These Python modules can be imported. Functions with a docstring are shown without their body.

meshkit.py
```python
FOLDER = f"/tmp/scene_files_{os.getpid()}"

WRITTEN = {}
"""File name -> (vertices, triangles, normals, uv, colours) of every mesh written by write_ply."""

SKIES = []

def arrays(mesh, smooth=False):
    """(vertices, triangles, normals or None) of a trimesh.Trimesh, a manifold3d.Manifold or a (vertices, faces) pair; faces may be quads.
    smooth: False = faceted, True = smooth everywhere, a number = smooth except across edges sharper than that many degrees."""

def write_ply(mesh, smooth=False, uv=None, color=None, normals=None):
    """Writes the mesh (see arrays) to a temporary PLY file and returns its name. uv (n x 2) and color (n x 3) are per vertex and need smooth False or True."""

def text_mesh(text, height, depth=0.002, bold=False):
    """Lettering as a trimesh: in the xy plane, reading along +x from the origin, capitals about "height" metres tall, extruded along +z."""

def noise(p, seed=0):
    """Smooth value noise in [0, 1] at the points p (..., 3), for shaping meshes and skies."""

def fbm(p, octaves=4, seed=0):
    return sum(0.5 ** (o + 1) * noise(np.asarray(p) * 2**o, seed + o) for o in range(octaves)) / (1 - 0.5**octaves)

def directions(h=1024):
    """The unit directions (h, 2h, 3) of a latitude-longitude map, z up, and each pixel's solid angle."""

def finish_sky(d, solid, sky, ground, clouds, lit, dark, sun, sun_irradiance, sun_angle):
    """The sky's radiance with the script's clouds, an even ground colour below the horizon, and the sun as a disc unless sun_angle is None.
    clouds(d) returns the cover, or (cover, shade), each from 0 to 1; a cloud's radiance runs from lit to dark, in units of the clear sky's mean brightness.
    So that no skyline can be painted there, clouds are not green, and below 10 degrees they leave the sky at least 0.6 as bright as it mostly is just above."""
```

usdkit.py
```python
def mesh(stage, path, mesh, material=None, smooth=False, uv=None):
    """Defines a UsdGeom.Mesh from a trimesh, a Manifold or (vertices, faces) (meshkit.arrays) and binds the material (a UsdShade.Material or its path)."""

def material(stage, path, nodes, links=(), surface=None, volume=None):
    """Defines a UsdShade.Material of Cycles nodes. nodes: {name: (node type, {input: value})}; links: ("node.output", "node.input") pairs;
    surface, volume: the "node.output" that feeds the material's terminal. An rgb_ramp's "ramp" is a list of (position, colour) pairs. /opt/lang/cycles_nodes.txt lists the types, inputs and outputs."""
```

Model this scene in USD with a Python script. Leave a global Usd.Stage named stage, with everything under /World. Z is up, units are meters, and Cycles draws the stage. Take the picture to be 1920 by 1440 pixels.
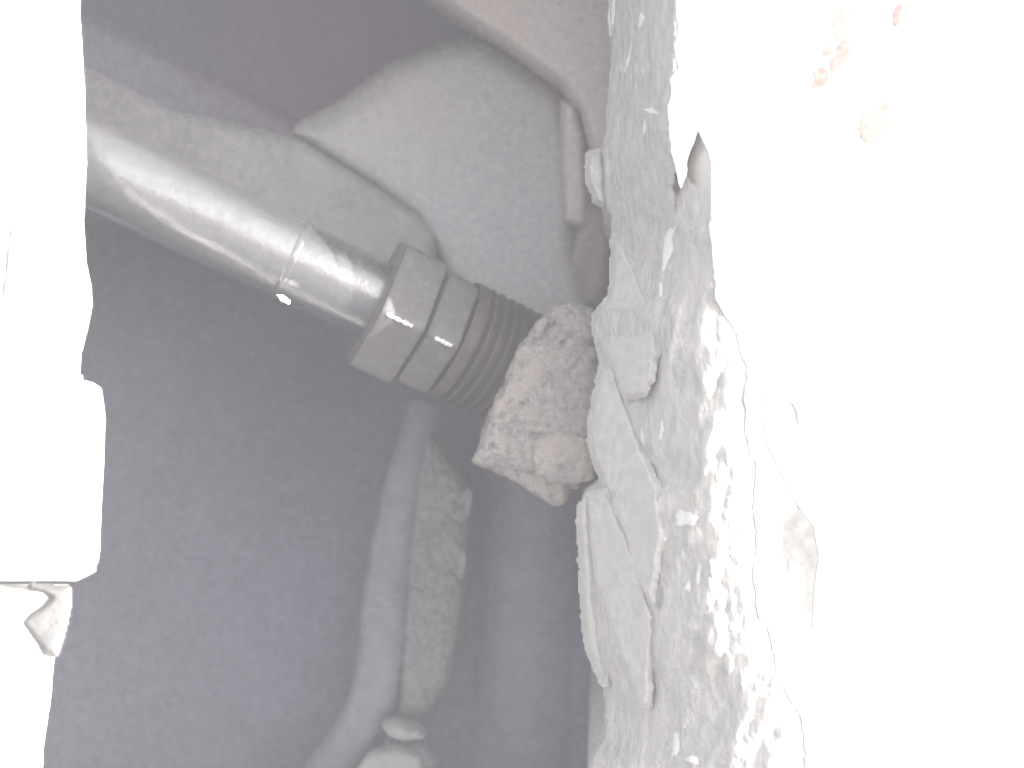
import math, random
import numpy as np, trimesh, usdkit, meshkit
from pxr import Usd, UsdGeom, UsdLux, UsdShade, Sdf, Gf
from shapely.geometry import Polygon, LineString, box
from shapely.ops import unary_union

random.seed(7)
rng = np.random.default_rng(7)
stage = Usd.Stage.CreateInMemory()
UsdGeom.SetStageUpAxis(stage, UsdGeom.Tokens.z)
UsdGeom.SetStageMetersPerUnit(stage, 1.0)
UsdGeom.Xform.Define(stage, '/World')
UsdGeom.Scope.Define(stage, '/World/Looks')

# ------------------------------------------------------------------ camera, sky, sun
HAZE = 0.34
F = 1500.0                                   # focal length in photograph pixels (1920 wide)
cam = UsdGeom.Camera.Define(stage, '/World/camera')
cam.CreateHorizontalApertureAttr(36.0)
cam.CreateVerticalApertureAttr(27.0)
cam.CreateFocalLengthAttr(F / 1920 * 36.0)
cam.CreateClippingRangeAttr(Gf.Vec2f(0.01, 1000))
cam.CreateFStopAttr(6.3)
cam.CreateFocusDistanceAttr(0.235)
cam.CreateExposureAttr(2.2)
cam.AddRotateXOp().Set(90.0)

SUN = np.array([0.88, -0.42, 0.12]); SUN /= np.linalg.norm(SUN)
elev = math.asin(SUN[2]); rot = math.atan2(SUN[0], SUN[1])
sun = UsdLux.DistantLight.Define(stage, '/World/sun')
sun.CreateIntensityAttr(1.05); sun.CreateAngleAttr(0.5); sun.CreateNormalizeAttr(True)
sun.CreateColorAttr(Gf.Vec3f(1.0, 0.975, 0.94))
m = Gf.Matrix4d().SetRotate(Gf.Rotation(Gf.Vec3d(0, 0, 1), Gf.Vec3d(*SUN.tolist())))
sun.AddTransformOp().Set(m)
sky = UsdLux.DomeLight.Define(stage, '/World/sky')
skym = usdkit.material(stage, '/World/Looks/sky_light', {
    's': ('sky_texture', {'sky_type': 'single_scattering', 'sun_disc': False, 'sun_elevation': elev, 'sun_rotation': rot,
                          'aerosol_density': 3.0, 'air_density': 1.0, 'ozone_density': 1.0}),
    'h': ('hsv', {'saturation': 0.22}),
    'b': ('background_shader', {'strength': 0.12})},
    [('s.color', 'h.color'), ('h.color', 'b.color')], surface='b.background')
UsdShade.MaterialBindingAPI.Apply(sky.GetPrim()).Bind(skym)
sky.GetPrim().SetCustomDataByKey('kind', 'structure')

# ------------------------------------------------------------------ helpers
def at(px, py, d):
    """the point at depth d (metres along the view) seen at a pixel of the photograph"""
    return np.array([(px - 960) / F * d, d, (720 - py) / F * d])
mm = 0.001
used = {}
def path_for(name, parent):
    base = (str(parent.GetPath()) if parent else '/World') + '/' + name
    n = used.get(base, 0); used[base] = n + 1
    return base if n == 0 else f'{base}_{n:03d}'
def tag(p, label=None, cat=None, group=None, kind=None):
    for k, v in (('label', label), ('category', cat), ('group', group), ('kind', kind)):
        if v: p.SetCustomDataByKey(k, v)
    return p
def obj(name, mesh, material, parent=None, smooth=40):
    return usdkit.mesh(stage, path_for(name, parent), mesh, material, smooth=smooth).GetPrim()
def thing(name, label, cat, group=None):
    return tag(UsdGeom.Xform.Define(stage, path_for(name, None)).GetPrim(), label, cat, group)
def T(v, f):
    return trimesh.Trimesh(np.asarray(v, float), np.asarray(f, int), process=False)
def grid_faces(n, k, flip=False):
    i, j = np.meshgrid(np.arange(n - 1), np.arange(k - 1), indexing='ij')
    a = (i * k + j).ravel(); b = a + 1; c = a + k + 1; d = a + k
    q = np.stack([a, b, c, d], 1)
    f = np.vstack([q[:, [0, 1, 2]], q[:, [0, 2, 3]]])
    return f[:, ::-1] if flip else f
def fbm(p, o=4, s=0): return meshkit.fbm(p, o, s) - 0.5
def interp(poly, y):
    p = np.array(poly, float); o = np.argsort(p[:, 1], kind='stable'); p = p[o]
    return np.interp(y, p[:, 1], p[:, 0])
def plate(poly, d0, thick, material_depth=None):
    """a polygon given in pixels, laid at depth d0 (number or function of px, py) and given a thickness"""
    if not isinstance(poly, Polygon): poly = Polygon(poly)
    poly = poly.buffer(0)
    if poly.geom_type != 'Polygon': poly = max(poly.geoms, key=lambda g: g.area)
    poly = poly.segmentize(14)
    v, f = trimesh.creation.triangulate_polygon(poly, engine='earcut')
    m_ = trimesh.creation.extrude_triangulation(v, f, 1.0)
    return m_
def lay(m_, dfun, thick):
    V = m_.vertices; out = np.zeros_like(V)
    for k, (x, y, t) in enumerate(V):
        d = (dfun(x, y) if callable(dfun) else dfun) + t * thick
        base = at(x, y, (dfun(x, y) if callable(dfun) else dfun))
        out[k] = base + np.array([0, t * thick, 0])
    r = T(out, m_.faces)
    r.fix_normals()
    return r
def polyplate(poly, dfun, thick): return lay(plate(poly, 0, 0), dfun, thick)

# helper: soft-edged raised patch of the back (pillow with rounded rim)
def pillow(poly, dfun, rise, edge_px, seed=0, amp=0.6, step=5, fs=24.0):
    P = Polygon(poly).buffer(0)
    x0, y0, x1, y1 = P.bounds
    xs = np.arange(x0 - 4 * step, x1 + 5 * step, step); ys = np.arange(y0 - 4 * step, y1 + 5 * step, step)
    PX, PY = np.meshgrid(xs, ys)
    import shapely
    pts = shapely.points(PX.ravel(), PY.ravel())
    ins = shapely.contains(P, pts); dist = shapely.distance(P.exterior, pts)
    sd = np.where(ins, dist, -dist).reshape(PX.shape)
    t_ = np.clip(sd / edge_px, 0, 1)
    h = np.sqrt(1 - (1 - t_) ** 2)
    D = dfun(PX, PY) - rise * h + fbm(np.stack([PX / fs, PY / fs, 0 * PX + seed], -1), 4, seed) * amp * mm * np.clip(t_ * 2, 0, 1) + np.clip(-sd / step, 0, 4) * rise * 0.5
    V = np.stack([(PX - 960) / F * D, D, (720 - PY) / F * D], -1)
    f = grid_faces(len(ys), len(xs), flip=False)
    keep = (sd.ravel()[f] > -3.2 * step).all(1)
    m_ = T(V.reshape(-1, 3), f[keep]); m_.remove_unreferenced_vertices(); return m_

L = '/World/Looks/'
def mat(name, c1, c2, scale=300, rough=0.85, bump=0.25, dist=0.0006, bscale=None, metallic=0.0, c3=None, big=60, spec=0.3, detail=4, stretch=1.0):
    """mottled surface: two tones from fine noise, a third from broad noise, fine relief"""
    nodes = {'g': ('geometry', {}), 'n': ('noise_texture', {'scale': scale, 'detail': detail, 'roughness': 0.65}),
             'r': ('rgb_ramp', {'ramp': [(0.3, c1), (0.7, c2)]}),
             'n2': ('noise_texture', {'scale': big, 'detail': 2, 'roughness': 0.6}),
             'r2': ('rgb_ramp', {'ramp': [(0.42, (0, 0, 0)), (0.66, (1, 1, 1))]}),
             'mx': ('mix', {'mix_type': 'mix', 'color2': c3 or c2}),
             'n3': ('noise_texture', {'scale': bscale or scale * 2.2, 'detail': 4, 'roughness': 0.7}),
             'b': ('bump', {'strength': bump, 'distance': dist}),
             'p': ('principled_bsdf', {'roughness': rough, 'metallic': metallic, 'specular_ior_level': spec})}
    nodes['mp'] = ('mapping', {'scale': (1.0, 1.0, stretch)})
    links = [('g.position', 'mp.vector'), ('mp.vector', 'n.vector'), ('g.position', 'n2.vector'), ('mp.vector', 'n3.vector'), ('n.fac', 'r.fac'),
             ('n2.fac', 'r2.fac'), ('r2.color', 'mx.fac'), ('r.color', 'mx.color1'), ('mx.color', 'p.base_color'),
             ('n3.fac', 'b.height'), ('b.normal', 'p.normal')]
    return usdkit.material(stage, L + name, nodes, links, surface='p.BSDF')

M_white = mat('white_plaster', (.80, .795, .78), (.86, .855, .84), 200, .9, .25, .0004)
M_torn = mat('torn_plaster', (.44, .435, .425), (.66, .65, .635), 420, .9, .9, .0022, 520, c3=(.56, .545, .525), big=70, spec=.08, stretch=.35)
M_slat = mat('lath_grey', (.48, .475, .465), (.61, .60, .585), 300, .85, .5, .001, 700, c3=(.54, .525, .51))
M_flake = mat('plaster_flake', (.70, .69, .67), (.80, .79, .775), 500, .9, .3, .0004)
M_under = mat('undercoat', (.56, .55, .535), (.66, .65, .63), 300, .9, .4, .0006)
M_bare_shade = mat('bare_shade_plaster', (.15, .149, .148), (.22, .218, .214), 300, .9, .3, .0005, spec=.1)  # grey of the chip, also used to paint the slab dent's shading
M_slit = mat('slit_grey', (.20, .195, .19), (.27, .26, .255), 300, .9, .3, .0005, spec=.1)
M_brickred = mat('red_brick', (.13, .085, .075), (.29, .235, .22), 600, .9, .4, .0005)
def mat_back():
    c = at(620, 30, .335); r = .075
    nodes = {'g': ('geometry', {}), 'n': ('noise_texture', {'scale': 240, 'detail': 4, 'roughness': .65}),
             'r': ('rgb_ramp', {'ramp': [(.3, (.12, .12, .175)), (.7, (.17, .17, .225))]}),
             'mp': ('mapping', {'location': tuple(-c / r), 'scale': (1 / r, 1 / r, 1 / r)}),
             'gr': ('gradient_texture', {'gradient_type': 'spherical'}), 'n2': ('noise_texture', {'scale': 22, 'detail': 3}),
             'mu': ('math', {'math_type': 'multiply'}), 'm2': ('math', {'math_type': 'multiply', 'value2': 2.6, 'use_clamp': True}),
             'mx': ('mix', {'mix_type': 'mix', 'color2': (.14, .085, .135)}),  # dark purple shade painted into the top of the cavity back
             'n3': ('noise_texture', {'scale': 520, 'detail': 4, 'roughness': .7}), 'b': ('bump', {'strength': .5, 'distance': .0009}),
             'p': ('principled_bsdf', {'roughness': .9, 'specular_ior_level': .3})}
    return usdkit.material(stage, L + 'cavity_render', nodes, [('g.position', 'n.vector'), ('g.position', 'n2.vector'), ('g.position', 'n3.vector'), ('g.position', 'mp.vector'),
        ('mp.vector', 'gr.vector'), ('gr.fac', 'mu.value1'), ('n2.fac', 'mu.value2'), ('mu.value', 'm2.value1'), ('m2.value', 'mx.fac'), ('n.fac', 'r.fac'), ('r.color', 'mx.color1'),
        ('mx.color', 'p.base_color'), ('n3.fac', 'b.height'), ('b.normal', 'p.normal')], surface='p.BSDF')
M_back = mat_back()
M_slab = mat('lit_patch_slab', (.36, .36, .37), (.43, .43, .44), 350, .9, .5, .0007, 700, c3=(.42, .405, .39), big=18)
M_block_shade = mat('brown_mortar_shade', (.22, .195, .20), (.30, .27, .27), 300, .9, .5, .0009, 500)
M_batten = mat('cement_ledge', (.22, .222, .23), (.29, .29, .295), 300, .9, .5, .0008, 600)
M_pinkbrick = mat('pale_brick', (.46, .425, .41), (.55, .505, .485), 350, .9, .5, .0008, 600, c3=(.52, .44, .41), big=25)
M_mortar = mat('mortar', (.30, .285, .27), (.52, .50, .475), 480, .92, 1.0, .0016, 900, c3=(.54, .485, .45), big=70)
M_steel = mat('galvanised_steel', (.22, .22, .225), (.31, .31, .315), 260, .21, .35, .0004, 520, metallic=.85, c3=(.27, .27, .28))
M_nut = mat('dull_steel', (.09, .092, .10), (.145, .147, .155), 300, .5, .25, .0003, 700, metallic=0.3, c3=(.12, .115, .115))
M_thread = mat('rusty_thread', (.065, .058, .06), (.115, .105, .105), 300, .55, .3, .0004, 800, metallic=0.45, c3=(.09, .077, .077))
M_conduit = mat('grey_sheath', (.15, .15, .17), (.21, .21, .23), 160, .75, .4, .0008, 420)
M_rubble = mat('rubble_mortar', (.17, .17, .18), (.28, .28, .285), 420, .9, .9, .0016, 600)
M_stone = mat('pale_stone', (.23, .228, .228), (.31, .305, .30), 300, .9, .6, .001, 500)

# ------------------------------------------------------------------ right-hand broken wall
XL = [(1136, -560), (1140, -200), (1142, 0), (1147, 40), (1143, 150), (1134, 250), (1128, 290), (1132, 370), (1146, 410), (1151, 500),
      (1146, 552), (1117, 585), (1113, 620), (1122, 700), (1112, 780), (1106, 830), (1120, 880), (1126, 902), (1098, 922),
      (1089, 950), (1090, 1040), (1094, 1150), (1108, 1230), (1129, 1280), (1136, 1330), (1131, 1385), (1112, 1420), (1106, 1440), (1100, 1640), (1090, 2000)]
XR = [(1270, -560), (1262, -200), (1268, 0), (1264, 130), (1258, 200), (1262, 290), (1290, 345), (1334, 360), (1337, 430), (1342, 500), (1350, 570), (1380, 630), (1402, 690),
      (1400, 820), (1416, 900), (1418, 1080), (1424, 1150), (1448, 1220), (1470, 1290), (1505, 1360), (1515, 1440), (1525, 1640), (1540, 2000)]
D_FRONT, D_DEEP = 0.2000, 0.240
def bevel_u(px, py):
    l = interp(XL, py)
    r = sum(interp(XR, np.asarray(py) + o) for o in range(-100, 101, 20)) / 11
    return np.clip((px - l) / (r - l), -0.2, 1.6)
def bevel_d(px, py):
    u = bevel_u(px, py)
    return D_DEEP - (D_DEEP - D_FRONT - 0.0003) * (1 - (1 - np.clip(u, 0, 1)) ** (1.3 + 0.8 * np.clip((py - 480) / 120, 0, 1)))
def relief(px, py):
    p = np.stack([px / 26.0 + py / 140.0, py / 120.0, 0 * px], -1)
    q = np.stack([px / 13.0, py / 27.0, 0 * px + 3], -1)
    w = np.clip((py - 100) / 400, 0.45, 1.0)
    chunk = fbm(np.stack([px / 60.0, py / 95.0, 0 * px + 9], -1), 3, 5)
    rough_zone = np.clip((py - 880) / 120, 0, 1) * np.clip((px - 1225) / 60, 0, 1)
    top_zone = np.clip((420 - py) / 80, 0, 1)
    return (fbm(p, 4, 1) * 3.6 + fbm(q, 3, 2) * (0.7 + 1.3 * rough_zone + 2.6 * top_zone) + chunk * 3.5) * mm * np.clip(1.15 - 0.85 * bevel_u(px, py), .2, 1)
def broken_edge():
    py = np.arange(-550, 1990, 4.0); n = len(py)
    us = np.concatenate([np.linspace(0, 1, 96), [1.05]]); k = len(us)
    l, r = interp(XL, py), interp(XR, py)
    jag = fbm(np.stack([py / 17.0, 0 * py, 0 * py], -1), 3, 8) * 14
    l = l + jag * 0.7
    PX = l[:, None] + (r - l)[:, None] * us[None]; PY = np.repeat(py[:, None], k, 1)
    Dp = bevel_d(PX, PY)
    fade = np.clip((1.0 - us) / 0.12, 0, 1)[None] * np.clip(us / 0.06, 0.25, 1)[None]
    Dp = Dp - relief(PX, PY) * fade
    Dp = np.maximum(Dp, D_FRONT - 0.0003)
    notch = 0.2003 + (1340 - PX) * 0.00012 - np.clip(PY - 430, 0, 400) * 0.0002 - np.clip(330 - PY, 0, 400) * 0.001
    Dp = np.where(PX > 1266, np.maximum(Dp, notch), Dp)
    front = np.stack([(PX - 960) / F * Dp, Dp, (720 - PY) / F * Dp], -1)
    rim = front[:, 0]
    back = []
    for s_, dx in ((0.10, 0.002), (0.06, 0.0012), (0.03, 0.0006)):
        b = rim.copy(); b[:, 1] += s_; b[:, 0] += dx + s_ * (b[:, 0] / D_DEEP)* 0.9; back.append(b)
    V = np.concatenate([np.stack(back, 1), front], 1)
    return T(V.reshape(-1, 3), grid_faces(n, k + 3, flip=False))
wall = thing('broken_wall', 'white plastered wall broken off in a jagged grey torn edge, right of the cavity', 'wall')
obj('broken_edge', broken_edge(), M_torn, wall, smooth=35)

# painted face: a plaster coat whose torn outline, chips and cracks are cut out of it
outline = [(1270, -560), (1262, -200), (1268, 0), (1272, 60), (1266, 95), (1272, 130), (1258, 150), (1262, 175), (1255, 200), (1258, 262), (1262, 290), (1270, 330),
           (1278, 352), (1284, 330), (1290, 296), (1302, 262), (1310, 241), (1322, 268), (1334, 300), (1337, 350), (1333, 420), (1340, 480), (1344, 560), (1352, 574),
           (1366, 600), (1384, 628), (1393, 668), (1404, 690), (1398, 740), (1400, 812), (1408, 850), (1418, 866), (1416, 950), (1420, 1000), (1415, 1080), (1421, 1150), (1440, 1178),
           (1452, 1220), (1456, 1250), (1446, 1290), (1470, 1282), (1486, 1320), (1498, 1330), (1512, 1390), (1510, 1440), (1525, 1640), (1540, 2000)]
o2 = []
for (x0, y0), (x1, y1) in zip(outline, outline[1:]):
    nseg = max(1, int(math.hypot(x1 - x0, y1 - y0) / 9))
    for s_ in range(nseg):
        t_ = s_ / nseg
        o2.append((x0 + (x1 - x0) * t_ + random.uniform(-2.2, 2.2), y0 + (y1 - y0) * t_))
o2.append(outline[-1])
face = Polygon(o2 + [(5200, 2000), (5200, -560)])
def crack(pts, w):
    return unary_union([LineString([a, b]).buffer((w[i] + w[i + 1]) / 2, 3) for i, (a, b) in enumerate(zip(pts, pts[1:]))])
def blob(cx, cy, rx, ry, seed, rot=0.0, n=26, rough=0.5):
    a = np.linspace(0, 2 * math.pi, n, endpoint=False)
    q = 1 + fbm(np.stack([np.cos(a) * 2 + seed * 3.1, np.sin(a) * 2, 0 * a], -1), 3, seed) * 2 * rough
    x, y = rx * q * np.cos(a), ry * q * np.sin(a)
    c, s_ = math.cos(rot), math.sin(rot)
    return Polygon(np.stack([cx + c * x - s_ * y, cy + s_ * x + c * y], 1)).buffer(0)
cuts = [crack([(1416, 655), (1428, 690), (1436, 740), (1434, 790), (1432, 826), (1446, 850), (1466, 892), (1482, 925), (1498, 955)], [1.2, 2, 2.4, 3, 4, 4, 3.5, 3.5, 4]),
        Polygon([(1466, 980), (1500, 950), (1526, 985), (1537, 1040), (1528, 1110), (1524, 1190), (1508, 1150), (1510, 1100), (1500, 1060), (1482, 1050), (1478, 1090), (1466, 1040)]),
        blob(1489, 775, 7, 24, 3, -0.3), blob(1516, 842, 3, 10, 4, -0.6),
        crack([(1700, 130), (1690, 98), (1672, 128)][1:], [2, 2]), crack([(1768, 170), (1766, 210)], [1.5, 1.5]),
        crack([(1905, 1250), (1880, 1365)], [1.2, 1.2])]
red = [blob(1583, 44, 17, 26, 11, 0.3, rough=.3), blob(1584, 92, 11, 24, 12, 0.1, rough=.3), blob(1553, 92, 5, 12, 16, 0.4), blob(1541, 143, 12, 15, 13, -0.4, rough=.3), blob(1642, 226, 26, 38, 14, 0.4, rough=.3), blob(1684, 28, 6, 20, 15, .2), blob(1568, 116, 8, 16, 17, .5), blob(1532, 158, 6, 8, 18, .2), blob(1630, 250, 14, 14, 19, .2)]
allcut = unary_union([c.buffer(0) for c in cuts])
face = face.difference(allcut).buffer(0)
face = max(face.geoms, key=lambda g: g.area) if face.geom_type != 'Polygon' else face
def coat(poly):
    v, f = trimesh.creation.triangulate_polygon(poly, engine='earcut')
    m_ = trimesh.creation.extrude_triangulation(v, f, 1.0)
    V = m_.vertices
    out = np.stack([(V[:, 0] - 960) / F * 0.2, 0.2 + V[:, 2] * 0.0004, (720 - V[:, 1]) / F * 0.2], 1)
    r_ = T(out, m_.faces); r_.fix_normals(); return r_
obj('plaster_coat', coat(face), M_white, wall, smooth=False)
# the undercoat that shows grey in the chips, the body of the wall behind it
def slab_box(x0, x1, y0, y1, z0, z1):
    b = trimesh.creation.box((x1 - x0, y1 - y0, z1 - z0)); b.apply_translation(((x0 + x1) / 2, (y0 + y1) / 2, (z0 + z1) / 2)); return b
xr = (1540 - 960) / F * 0.2
SPIKE = Polygon([(1288, 420), (1284, 332), (1291, 296), (1302, 262), (1310, 241), (1322, 268), (1335, 300), (1338, 350), (1336, 420)])
under = Polygon([(interp(XR, y) + 6, y) for y in range(-560, 2001, 20)] + [(5200, 2000), (5200, -560)]).buffer(0).difference(SPIKE.buffer(2))
obj('undercoat', polyplate(under, lambda x, y: 0.2008, 0.05), M_under, wall, smooth=False)
obj('bare_shade_patch', polyplate(cuts[1].buffer(-1), 0.20012, 0.0008), M_bare_shade, wall, smooth=False)
red = unary_union([b_.buffer(3) for b_ in red])
for b_ in red.geoms:
    obj('red_smear', polyplate(b_, 0.19985, 0.0003), M_brickred, wall, smooth=False)

def slat(poly, lift0, thick, name, material, lift1=None):
    """a flat splintered strip leaning on the broken edge; lift in mm above the slope at its top and foot"""
    P = Polygon(poly).buffer(0).segmentize(8)
    q = np.array(P.exterior.coords)[:-1]
    d = bevel_d(q[:, 0], q[:, 1])
    G = np.stack([np.ones(len(q)), q[:, 0], q[:, 1]], 1)
    c = np.linalg.lstsq(G, d, rcond=None)[0]
    y0, y1 = q[:, 1].min(), q[:, 1].max()
    l1 = lift0 if lift1 is None else lift1
    q = q + np.stack([fbm(np.stack([q[:, 1] / 13, q[:, 0] / 30, 0 * q[:, 0]], -1), 3, len(q)) * 9, 0 * q[:, 0]], 1)
    f = lambda x, y: c[0] + c[1] * x + c[2] * y - (lift0 + (l1 - lift0) * (y - y0) / (y1 - y0)) * mm + thick
    return obj(name, pillow(Polygon(q), f, thick, 7, len(poly), 0.5, 3.0, 30.0), material, wall, smooth=40)
slat([(1152, 440), (1172, 472), (1200, 540), (1224, 608), (1230, 650), (1226, 690), (1222, 712), (1212, 722), (1206, 738), (1176, 744), (1162, 724), (1140, 672), (1118, 628), (1116, 592), (1146, 556), (1151, 500)], 3.6, 0.0016, 'splinter', M_slat, 3.0)
slat([(1128, 690), (1148, 690), (1165, 748), (1195, 828), (1228, 908), (1240, 1000), (1222, 1130), (1180, 1062), (1150, 965), (1126, 885), (1108, 825), (1112, 775)], 3.2, 0.0018, 'splinter', M_slat, 2.8)
slat([(1100, 930), (1136, 922), (1165, 990), (1190, 1052), (1222, 1160), (1214, 1322), (1196, 1322), (1170, 1242), (1140, 1162), (1115, 1082), (1105, 1000)], 3.2, 0.002, 'splinter', M_slat, 3.4)
slat([(1088, 948), (1099, 940), (1104, 1040), (1112, 1130), (1134, 1282), (1118, 1252), (1100, 1192), (1091, 1080)], 4.0, 0.0012, 'splinter', M_slat, 2.5)
slat([(1104, 290), (1126, 284), (1132, 330), (1134, 384), (1118, 376), (1106, 340)], 1.5, 0.003, 'splinter', M_slat, 1.5)
obj('splinter', pillow(Polygon([(1288, 460), (1284, 332), (1291, 296), (1302, 262), (1310, 241), (1322, 268), (1335, 300), (1338, 350), (1338, 440)]).segmentize(8),
    lambda x, y: 0.2002 + (1338 - x) * 0.0002, 0.0010, 4, 77, 0.5, 3.0), M_slat, wall, smooth=40)
flakes = [(1252, 466, 8, 44, .22), (1240, 540, 5, 20, .1), (1241, 806, 5, 25, .08), (1205, 820, 4, 17, -.15), (1284, 972, 22, 15, .3), (1238, 1012, 20, 6, -.3), (1366, 952, 8, 22, .15),
          (1310, 1078, 6, 22, .1), (1290, 1100, 6, 13, .2), (1334, 1060, 6, 18, -.2), (1268, 1396, 9, 26, .1), (1300, 1425, 14, 9, .4), (1222, 208, 14, 6, .2), (1208, 240, 4, 20, .1), (1178, 110, 4, 26, .25), (1202, 36, 5, 16, .2), (1150, 25, 4, 30, .05)]
for i, (cx, cy, rx, ry, ro) in enumerate(flakes):
    b_ = blob(cx, cy, rx, ry, 30 + i, ro, 26, 0.65)
    b_ = max(b_.geoms, key=lambda g: g.area) if b_.geom_type != 'Polygon' else b_
    obj('plaster_flake', pillow(b_, lambda x, y: np.maximum(bevel_d(x, y) - relief(x, y) + 0.0006, 0.2026), 0.0013, 4, i, 0.4, 2.0), M_flake, wall, smooth=40)

# ------------------------------------------------------------------ left-hand wall, three slabs
left = thing('plaster_wall', 'sunlit white plaster wall in three cracked slabs, left of the cavity', 'wall')
def slab(edge, depth, thick, dents=(), seed=0, bev=2.2):
    e = np.array(edge, float)
    py = np.arange(e[0, 1], e[-1, 1] + 0.1, 5.0)
    ex = np.interp(py, e[:, 1], e[:, 0]) + fbm(np.stack([py / 22., 0 * py + seed, 0 * py], -1), 3, seed) * 2.0
    prof = [(0.6, thick), (0, thick * .6), (0, bev * mm * 1.3), (0.25, bev * mm * .75), (0.8, bev * mm * .3), (1.8, bev * mm * .08), (3.0, 0)] + [(x_, 0) for x_ in np.linspace(4.5, 26, 26)] + [(60, 0), (450, 0)]
    n, k = len(py), len(prof)
    V = np.zeros((n, k, 3))
    for j, (dx, dy) in enumerate(prof):
        d = depth + dy
        x = (ex - 960) / F * (depth + min(thick * .8, .005)) - dx * mm
        z = (720 - py) / F * depth
        y = np.full(n, d)
        if dx >= 0.2 and dy < thick * .5:
            pxx = x / depth * F + 960
            y = y + fbm(np.stack([pxx / 30., py / 30., 0 * py + seed], -1), 4, seed + 1) * 0.9 * mm * min(1, 26 / max(dx, .1))
            for (cx, cy, sx, sy, a) in dents:
                y = y + a * mm * np.exp(-((pxx - cx) / sx) ** 2 - ((py - cy) / sy) ** 2)
        V[:, j] = np.stack([x, y, z], 1)
    def cap(row, s):
        c = []
        for dz, dy in ((0.0009, 0.0004), (0.0013, 0.0015), (0.0013, thick)):
            r_ = row.copy(); r_[:, 2] += s * dz; r_[:, 1] = np.maximum(r_[:, 1], depth + dy); c.append(r_)
        return c
    top, bot = cap(V[0], 1), cap(V[-1], -1)
    V = np.concatenate([np.stack(top[::-1]), V, np.stack(bot)], 0)
    return T(V.reshape(-1, 3), grid_faces(n + 6, k, flip=True))
up = [(137, -560), (139, 0), (143, 60), (148, 150), (151, 290), (146, 400), (151, 480), (160, 530), (163, 565), (154, 610), (141, 660), (138, 708)]
mid = [(132, 712), (150, 716), (168, 728), (172, 760), (176, 790), (171, 900), (167, 1000), (165, 1050), (162, 1074), (156, 1084)]
low = [(118, 1122), (123, 1130), (112, 1180), (94, 1232), (88, 1270), (82, 1340), (68, 1440), (50, 2000)]
obj('plaster_slab', slab(up, 0.1985, 0.009, [(140, 600, 22, 60, 1.0)], 1), M_white, left, smooth=50)
obj('plaster_slab', slab(mid, 0.1962, 0.012, [], 2, 1.2), M_white, left, smooth=50)
obj('plaster_slab', slab(low, 0.1990, 0.009, [(85, 1165, 34, 55, 2.0)], 3, 3.0), M_white, left, smooth=50)
for pts, d in (([(126, 1106), (128, 1130), (118, 1180), (104, 1225), (86, 1222), (60, 1190), (42, 1168), (56, 1152), (82, 1138), (98, 1120), (80, 1108), (60, 1100)], .1990),  # grey plate that paints the shading of the dent
               ([(28, 368), (27, 420), (22, 500), (12, 560), (5, 605), (3, 560), (10, 480), (20, 410)], .1985)):  # dark grey sliver laid on the upper slab
    obj('bare_shade_patch', pillow(Polygon(pts), lambda x, y, d=d: d + 0.0006 + 0 * x, 0.0012, 12, len(pts), 0.6, 3.0), M_slit if pts[0][0] == 28 else M_bare_shade, left, smooth=50)

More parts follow.
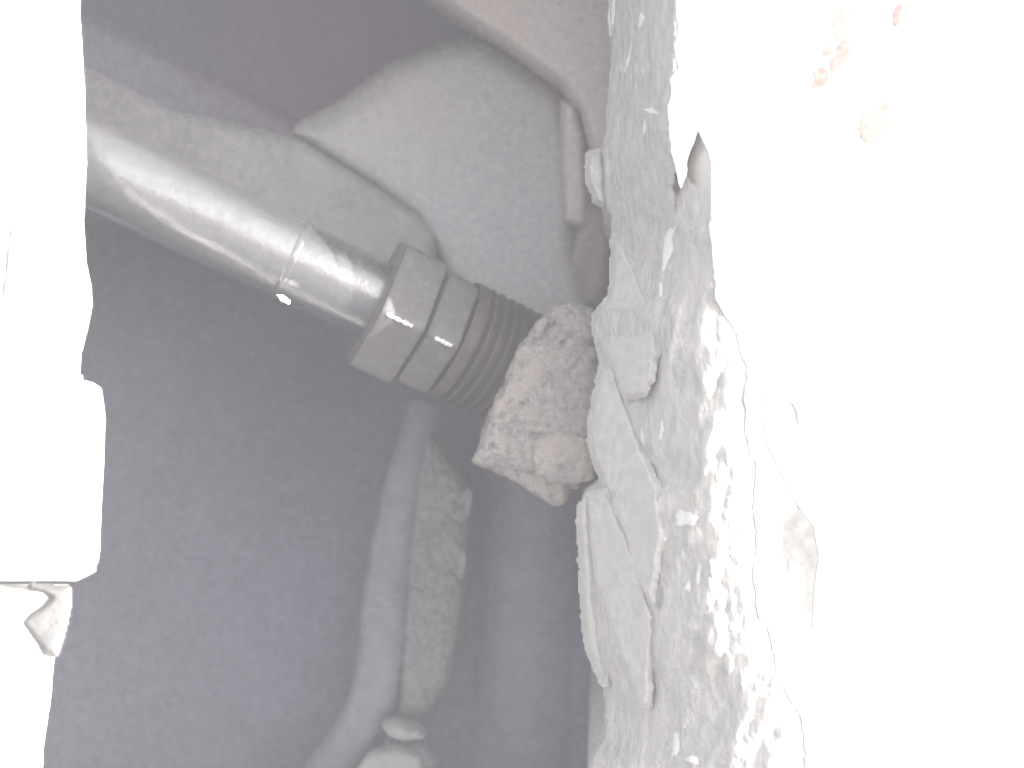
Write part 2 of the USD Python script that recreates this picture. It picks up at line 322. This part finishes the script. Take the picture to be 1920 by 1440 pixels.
# ------------------------------------------------------------------ cavity shell
cavity = thing('cavity_lining', 'grey rendered hollow inside the wall behind the steel pipe', 'cavity')
def gauss(px, py, cx, cy, sx, sy): return np.exp(-((px - cx) / sx) ** 2 - ((py - cy) / sy) ** 2)
def back_depth(px, py):
    d = 0.345 + 0 * px
    d = d + 0.02 * np.clip((500 - px) / 480, 0, 1.4)
    d = d - 0.012 * np.clip((px - 900) / 200, 0, 1) + 0.04 * gauss(px, py, 560, 660, 260, 300)
    d = d + fbm(np.stack([px / 160., py / 160., 0 * px], -1), 4, 21) * 0.012
    return d
def back_sheet():
    px = np.linspace(-700, 2600, 170); py = np.linspace(-700, 2140, 150)
    PX, PY = np.meshgrid(px, py)
    D = back_depth(PX, PY)
    V = np.stack([(PX - 960) / F * D, D, (720 - PY) / F * D], -1)
    return T(V.reshape(-1, 3), grid_faces(len(py), len(px), flip=False))
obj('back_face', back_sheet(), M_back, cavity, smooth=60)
obj('lintel', slab_box(-0.40, 0.40, 0.204, 0.25, 0.165, 0.30), M_white, left, smooth=False)
obj('sill', slab_box(-0.40, 0.40, 0.204, 0.25, -0.30, -0.165), M_white, left, smooth=False)
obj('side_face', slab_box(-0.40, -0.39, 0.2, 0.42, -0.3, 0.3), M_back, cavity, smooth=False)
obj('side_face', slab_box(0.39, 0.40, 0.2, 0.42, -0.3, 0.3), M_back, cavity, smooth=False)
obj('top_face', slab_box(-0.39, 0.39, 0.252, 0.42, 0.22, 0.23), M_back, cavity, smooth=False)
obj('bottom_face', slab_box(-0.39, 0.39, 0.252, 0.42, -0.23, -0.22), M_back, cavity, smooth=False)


slab_t = obj('lit_patch_slab', pillow([(548, 250), (640, 200), (740, 128), (850, 82), (905, 76), (1000, 128), (1060, 170), (1080, 300), (1085, 480), (1130, 640), (900, 640), (820, 480), (780, 410), (700, 350), (620, 300)],  # paler slab paints the part of the back wall where light falls
    lambda x, y: 0.322 - 0.016 * (y - 80) / 400 + 0.004 * (x - 800) / 300, 0.014, 40, 5, 0.8), M_slab, None, smooth=60)
tag(slab_t, 'smooth beige grey slab with a pointed corner, standing in for the lit patch of the back wall, above the threaded fitting', 'slab')
ledge = obj('cement_ledge', pillow([(-60, 30), (160, 118), (320, 205), (430, 232), (565, 262), (700, 345), (782, 398), (824, 440), (815, 540), (600, 560), (300, 440), (-60, 300)],
    lambda x, y: 0.306 + 0.03 * np.clip((420 - x) / 400, 0, 2), 0.016, 26, 7, 0.8), M_batten, None, smooth=60)
tag(ledge, 'grey cement ledge running diagonally just above and behind the steel pipe', 'ledge')
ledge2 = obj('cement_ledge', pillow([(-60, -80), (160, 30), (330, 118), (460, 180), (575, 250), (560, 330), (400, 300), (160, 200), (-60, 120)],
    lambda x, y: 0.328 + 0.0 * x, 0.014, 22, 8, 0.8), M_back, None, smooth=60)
tag(ledge2, 'thin darker cement ledge stepping up to the dark purple hollow, top left of the cavity', 'ledge')
brick = obj('pale_brick', pillow([(760, -200), (815, 0), (870, 40), (940, 85), (1000, 130), (1050, 165), (1085, 215), (1105, 290), (1180, 320), (1240, 200), (1240, -200)],
    lambda x, y: 0.306 + 0 * x, 0.020, 30, 9, 1.0), M_pinkbrick, None, smooth=60)
tag(brick, 'pinkish beige brick with a curved lower edge, top of the cavity beside the torn edge', 'brick')
strip = obj('brick_strip', pillow([(1052, 190), (1082, 190), (1100, 260), (1104, 330), (1108, 425), (1080, 430), (1056, 420), (1050, 300)],
    lambda x, y: 0.306 + 0 * x, 0.012, 18, 11, 0.8), M_pinkbrick, None, smooth=60)
tag(strip, 'narrow upright pinkish brick edge below the pale brick', 'brick')
blk = obj('mortar_block_shade', pillow([(1062, 385), (1075, 376), (1112, 380), (1140, 395), (1150, 440), (1150, 520), (1130, 580), (1060, 590), (1030, 560), (1040, 500), (1070, 470), (1080, 432), (1064, 425)],  # small block; the wider lower part is shadow painted as a dark shape
    lambda x, y: 0.304 + 0 * x, 0.007, 26, 12, 2.5), M_block_shade, None, smooth=60)
tag(blk, 'dark brownish mortar block with the shadow below it painted in, between the pale slab and the torn edge', 'mortar')

# ------------------------------------------------------------------ steel pipe with nuts and threaded end
pipe = thing('steel_pipe', 'shiny galvanised steel pipe with hex nuts and a threaded end running into mortar', 'pipe')
P0, P1 = at(160, 303, 0.234), at(700, 563, 0.262)
A = (P1 - P0); LEN = np.linalg.norm(A); A /= LEN
R0 = 75 / F * 0.262 / 1.0                      # pipe radius, 13 mm
W = np.array([0, 0, 1.0]) - A * A[2]; W /= np.linalg.norm(W)
S = np.cross(A, W)
def revolve(profile, n=96, dents=0.0, seed=0):
    """profile: (distance along the axis from P1, radius)"""
    pr = np.array(profile, float); th = np.linspace(0, 2 * math.pi, n, endpoint=False)
    t_, r_ = pr[:, 0][:, None], pr[:, 1][:, None]
    if dents:
        q = np.stack([np.cos(th)[None] * 2 + 0 * t_, np.sin(th)[None] * 2 + 0 * t_, t_ * 160 + 0 * th[None]], -1)
        r_ = r_ + fbm(q, 4, seed) * dents
    else: r_ = r_ + 0 * th[None]
    V = P1 + A * t_[..., None] + (W * np.cos(th)[None, :, None] + S * np.sin(th)[None, :, None]) * r_[..., None]
    V = np.concatenate([V, V[:, :1]], 1)
    m_ = T(V.reshape(-1, 3), grid_faces(len(pr), n + 1)); 
    if m_.volume < 0: m_.invert()
    m_.merge_vertices()
    return m_
tt = np.linspace(-LEN - 0.03, 0.016, 160)
obj('tube', revolve([(t_, R0) for t_ in tt], 96, 0.0001, 4), M_steel, pipe, smooth=True)
tj = -np.linalg.norm(P1 - at(548, 492, 0.2495))
obj('joint_ring', revolve([(tj - .0012, R0), (tj - .0009, R0 + .0002), (tj, R0 + .0003), (tj + .0009, R0 + .0002), (tj + .0012, R0)], 96), M_steel, pipe, smooth=60)
def hexnut(t0, t1, rad, turn, bev=0.0016, hole=None):
    """hexagonal nut: rounded corners chamfered at both ends"""
    th = np.linspace(0, 2 * math.pi, 144, endpoint=False)
    a = (th - turn + math.pi / 6) % (math.pi / 3) - math.pi / 6
    flat = rad * math.cos(math.pi / 6) / np.cos(a)
    r_ = -np.logaddexp(-flat / .0004, -(rad * .985) / .0004) * .0004
    rows = [(t0, hole or R0 * .9, None), (t0, 1, -bev), (t0 + bev * .35, 1, -bev * .3), (t0 + bev, 1, 0), (t1 - bev, 1, 0), (t1 - bev * .35, 1, -bev * .3), (t1, 1, -bev), (t1, hole or R0 * .9, None)]
    V = []
    for t_, q, off in rows:
        rr = np.full_like(th, q) if off is None else r_ + off
        V.append(P1 + A * t_ + (W * np.cos(th)[:, None] + S * np.sin(th)[:, None]) * rr[:, None])
    V = np.stack(V); V = np.concatenate([V, V[:, :1]], 1)
    m_ = T(V.reshape(-1, 3), grid_faces(len(rows), len(th) + 1))
    if m_.volume < 0: m_.invert()
    m_.merge_vertices(); return m_
px = 0.264 / F                                  # metres for one pixel at the nut
n1 = obj('hex_nut', hexnut(0.0005, 0.0155, 140 * px, math.radians(74)), M_nut, pipe, smooth=28)
n2 = obj('hex_nut', hexnut(0.0163, 0.0280, 128 * px, math.radians(75)), M_nut, pipe, smooth=28)
M_glint = mat('glint_steel', (.75, .75, .75), (.85, .85, .85), 400, .3, .1, .0002, metallic=.6)  # bright beads paint the glint along the nut ridges
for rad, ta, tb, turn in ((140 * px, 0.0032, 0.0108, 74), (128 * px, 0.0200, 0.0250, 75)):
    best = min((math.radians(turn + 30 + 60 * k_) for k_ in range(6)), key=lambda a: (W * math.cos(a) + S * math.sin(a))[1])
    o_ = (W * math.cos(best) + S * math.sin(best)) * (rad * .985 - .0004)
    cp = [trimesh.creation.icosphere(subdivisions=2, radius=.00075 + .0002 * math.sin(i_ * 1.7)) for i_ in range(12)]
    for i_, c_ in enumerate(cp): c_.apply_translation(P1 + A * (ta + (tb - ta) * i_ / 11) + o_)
    tag(obj('glint_bead', trimesh.util.concatenate(cp), M_glint, pipe, smooth=True), 'bright bead standing in for the glint on the ridge of the hexagonal nut')
# threaded body: collar then thread ridges
pitch, prof = 0.0037, [(0.0285, 116 * px), (0.0300, 119 * px), (0.0325, 119 * px)]
t_ = 0.0330
while t_ < 0.066:
    prof += [(t_, 99 * px), (t_ + pitch * .3, 99 * px), (t_ + pitch * .45, 119.5 * px), (t_ + pitch * .6, 119.5 * px), (t_ + pitch * .85, 99 * px)]
    t_ += pitch
prof += [(0.078, 99 * px), (0.078, 0.002)]
obj('threaded_end', revolve(prof, 96, 0.0003, 9), M_thread, pipe, smooth=50)

# ------------------------------------------------------------------ mortar lump
def lump(poly, depth, H, amp, sub=6, seed=3, pw=0.42, tilt=(0, 0)):
    P = Polygon(poly); c = np.array(P.centroid.coords[0])
    s_ = trimesh.creation.icosphere(subdivisions=sub)
    v = s_.vertices
    ang = np.arctan2(-v[:, 2], v[:, 0]); rho = np.hypot(v[:, 0], v[:, 2])
    grid = np.linspace(-math.pi, math.pi, 721); R = np.zeros(721)
    for i, g in enumerate(grid):
        ray = LineString([c, c + 2000 * np.array([math.cos(g), math.sin(g)])]).intersection(P.exterior)
        R[i] = min((math.hypot(q.x - c[0], q.y - c[1]) for q in (ray.geoms if hasattr(ray, 'geoms') else [ray])), default=10)
    rr = np.interp(ang, grid, R) * rho ** 0.9
    X, Y = c[0] + rr * np.cos(ang), c[1] + rr * np.sin(ang)
    D = depth + np.sign(v[:, 1]) * np.abs(v[:, 1]) ** pw * H + tilt[0] * (X - c[0]) + tilt[1] * (Y - c[1])
    # displacement stays in metres
    V = np.stack([(X - 960) / F * depth, D, (720 - Y) / F * depth], 1)
    n_ = T(V, s_.faces).vertex_normals
    q = V * 1000
    disp = fbm(q / 14, 3, seed) * amp * 2.0 + fbm(q / 5, 3, seed + 1) * amp * 1.6 - np.maximum(0, fbm(q / 3.2, 2, seed + 2) - 0.13) * amp * 5
    r_ = T(V + n_ * disp[:, None], s_.faces)
    if r_.volume < 0: r_.invert()
    return r_
mo = thing('mortar_lump', 'rough beige mortar lump around the end of the threaded fitting', 'mortar')
obj('mortar_body', lump([(1036, 572), (1066, 570), (1110, 590), (1128, 640), (1140, 700), (1128, 790), (1134, 850), (1118, 876), (1104, 898), (1086, 894), (1078, 910), (1060, 908), (1052, 938), (1030, 932), (960, 898), (886, 860), (910, 790), (948, 705), (972, 650), (1004, 612)], 0.2655, 0.018, 1.5 * mm, 6, 3, 0.24), M_mortar, mo, smooth=50)
obj('mortar_knob', lump([(1000, 830), (1050, 808), (1096, 818), (1118, 860), (1112, 895), (1080, 905), (1030, 900), (1000, 870)], 0.2500, 0.0045, 1.0 * mm, 5, 13, 0.35), M_mortar, mo, smooth=50)
obj('mortar_knob', lump([(1002, 608), (1022, 590), (1030, 606), (1012, 640), (1000, 636)], 0.252, 0.006, 0.5 * mm, 4, 15, 0.5), M_mortar, mo, smooth=50)

obj('plaster_speck', lump([(518, 552), (530, 552), (546, 562), (542, 572), (526, 566)], 0.2405, .0014, .3 * mm, 3, 24, .5), M_flake, pipe, smooth=50)

# ------------------------------------------------------------------ things behind, lower part
def tube(pts, rads, n=32, dent=0.0, seed=0, dens=12):
    from scipy.interpolate import CubicSpline
    p = np.array(pts); s_ = np.arange(len(p)); u = np.linspace(0, len(p) - 1, (len(p) - 1) * dens + 1)
    C = CubicSpline(s_, p)(u); Rr = np.interp(u, s_, rads)
    tan = np.gradient(C, axis=0); tan /= np.linalg.norm(tan, axis=1)[:, None]
    yv = np.array([0, 1., 0]); a = yv - tan * (tan @ yv)[:, None]; a /= np.linalg.norm(a, axis=1)[:, None]; b = np.cross(tan, a)
    th = np.linspace(0, 2 * math.pi, n, endpoint=False)
    rr = np.repeat(Rr[:, None], n, 1)
    if dent:
        q = (C[:, None] + (a[:, None] * np.cos(th)[None, :, None] + b[:, None] * np.sin(th)[None, :, None]) * Rr[:, None, None]) * 1000
        rr = rr + fbm(q / 9, 4, seed) * dent
    V = C[:, None] + (a[:, None] * np.cos(th)[None, :, None] + b[:, None] * np.sin(th)[None, :, None]) * rr[..., None]
    V = np.concatenate([V, V[:, :1]], 1)
    m_ = T(V.reshape(-1, 3), grid_faces(len(u), n + 1)); m_.merge_vertices()
    if m_.volume < 0: m_.invert()
    return m_
k = 0.318 / F
con = obj('grey_conduit', tube([at(800, 760, .325), at(765, 880, .32), at(738, 1000, .316), at(722, 1120, .314), at(712, 1240, .314), at(680, 1350, .316), at(600, 1470, .322), at(520, 1600, .33)], [34 * k, 34 * k, 38 * k, 41 * k, 43 * k, 44 * k, 44 * k, 44 * k], 32, .0024, 4), M_conduit, None, smooth=True)
tag(con, 'upright grey conduit curving left at its foot, below the hex nuts', 'conduit')
rub = obj('mortar_strip', pillow([(800, 800), (862, 880), (884, 930), (880, 1010), (872, 1090), (862, 1180), (846, 1270), (800, 1340), (745, 1350), (745, 1200), (755, 1050), (770, 940)],
    lambda x, y: 0.322 + 0 * x, 0.010, 26, 31, 5.0, 3, 11.0), M_rubble, None, smooth=50)
tag(rub, 'crumbly strip of rough mortar filling between the conduit and the dark drain pipe', 'mortar')
for pts in ([(862, 930), (878, 915), (886, 925), (880, 965), (866, 980)], [(858, 1040), (870, 1030), (874, 1050), (866, 1086), (856, 1080)]):
    obj_ = obj('mortar_chip', polyplate(pts, 0.311, 0.003), M_rubble, None, smooth=30)
    tag(obj_, ('upper' if pts[0][1] < 1000 else 'lower') + ' small rough chip on the right rim of the rough mortar strip', 'chip')
k = 0.36 / F
dr = obj('drain_pipe', tube([at(1020, 700, .355), at(1012, 900, .355), at(1006, 1100, .355), at(996, 1300, .355), at(980, 1450, .355), at(960, 1640, .355)], [112 * k] * 6, 48, .0016, 6), mat('dark_pipe', (.13, .13, .16), (.18, .18, .21), 150, .55, .3, .0006, 380, spec=.5), None, smooth=True)
tag(dr, 'dark smooth drain pipe standing behind the mortar lump', 'pipe')
st = [([(668, 1440), (690, 1412), (740, 1398), (790, 1415), (800, 1460), (790, 1520), (660, 1520)], .300, 'pale rough stone cut off by the bottom edge of the picture'),
      ([(716, 1352), (740, 1345), (790, 1362), (800, 1378), (760, 1384), (728, 1372)], .303, 'small flat stone flake above the pale stone, at the foot of the mortar strip'),
      ([(722, 1382), (760, 1388), (796, 1392), (820, 1430), (770, 1440), (726, 1420)], .308, 'dull grey stone wedged between the flat flake and the pale stone')]
for pts, d, lab in st:
    s2 = obj('stone_fragment', lump(pts, d, .006, .7 * mm, 4, int(pts[0][0]), .5), M_stone if 'dull' not in lab else M_conduit, None, smooth=50)
    tag(s2, lab, 'stone')

# ------------------------------------------------------------------ haze added to stand in for lens glare
hz = trimesh.creation.box((1.1, 1.1, 0.9))
hazem = usdkit.material(stage, L + 'glare_haze', {'v': ('principled_volume', {'color': (.895, .905, 1.0), 'density': HAZE})}, [], volume='v.volume')
tag(obj('haze', hz, hazem, None, smooth=False), 'pale even haze added in place of lens glare, in front of the wall and in the cavity', 'haze', kind='stuff')
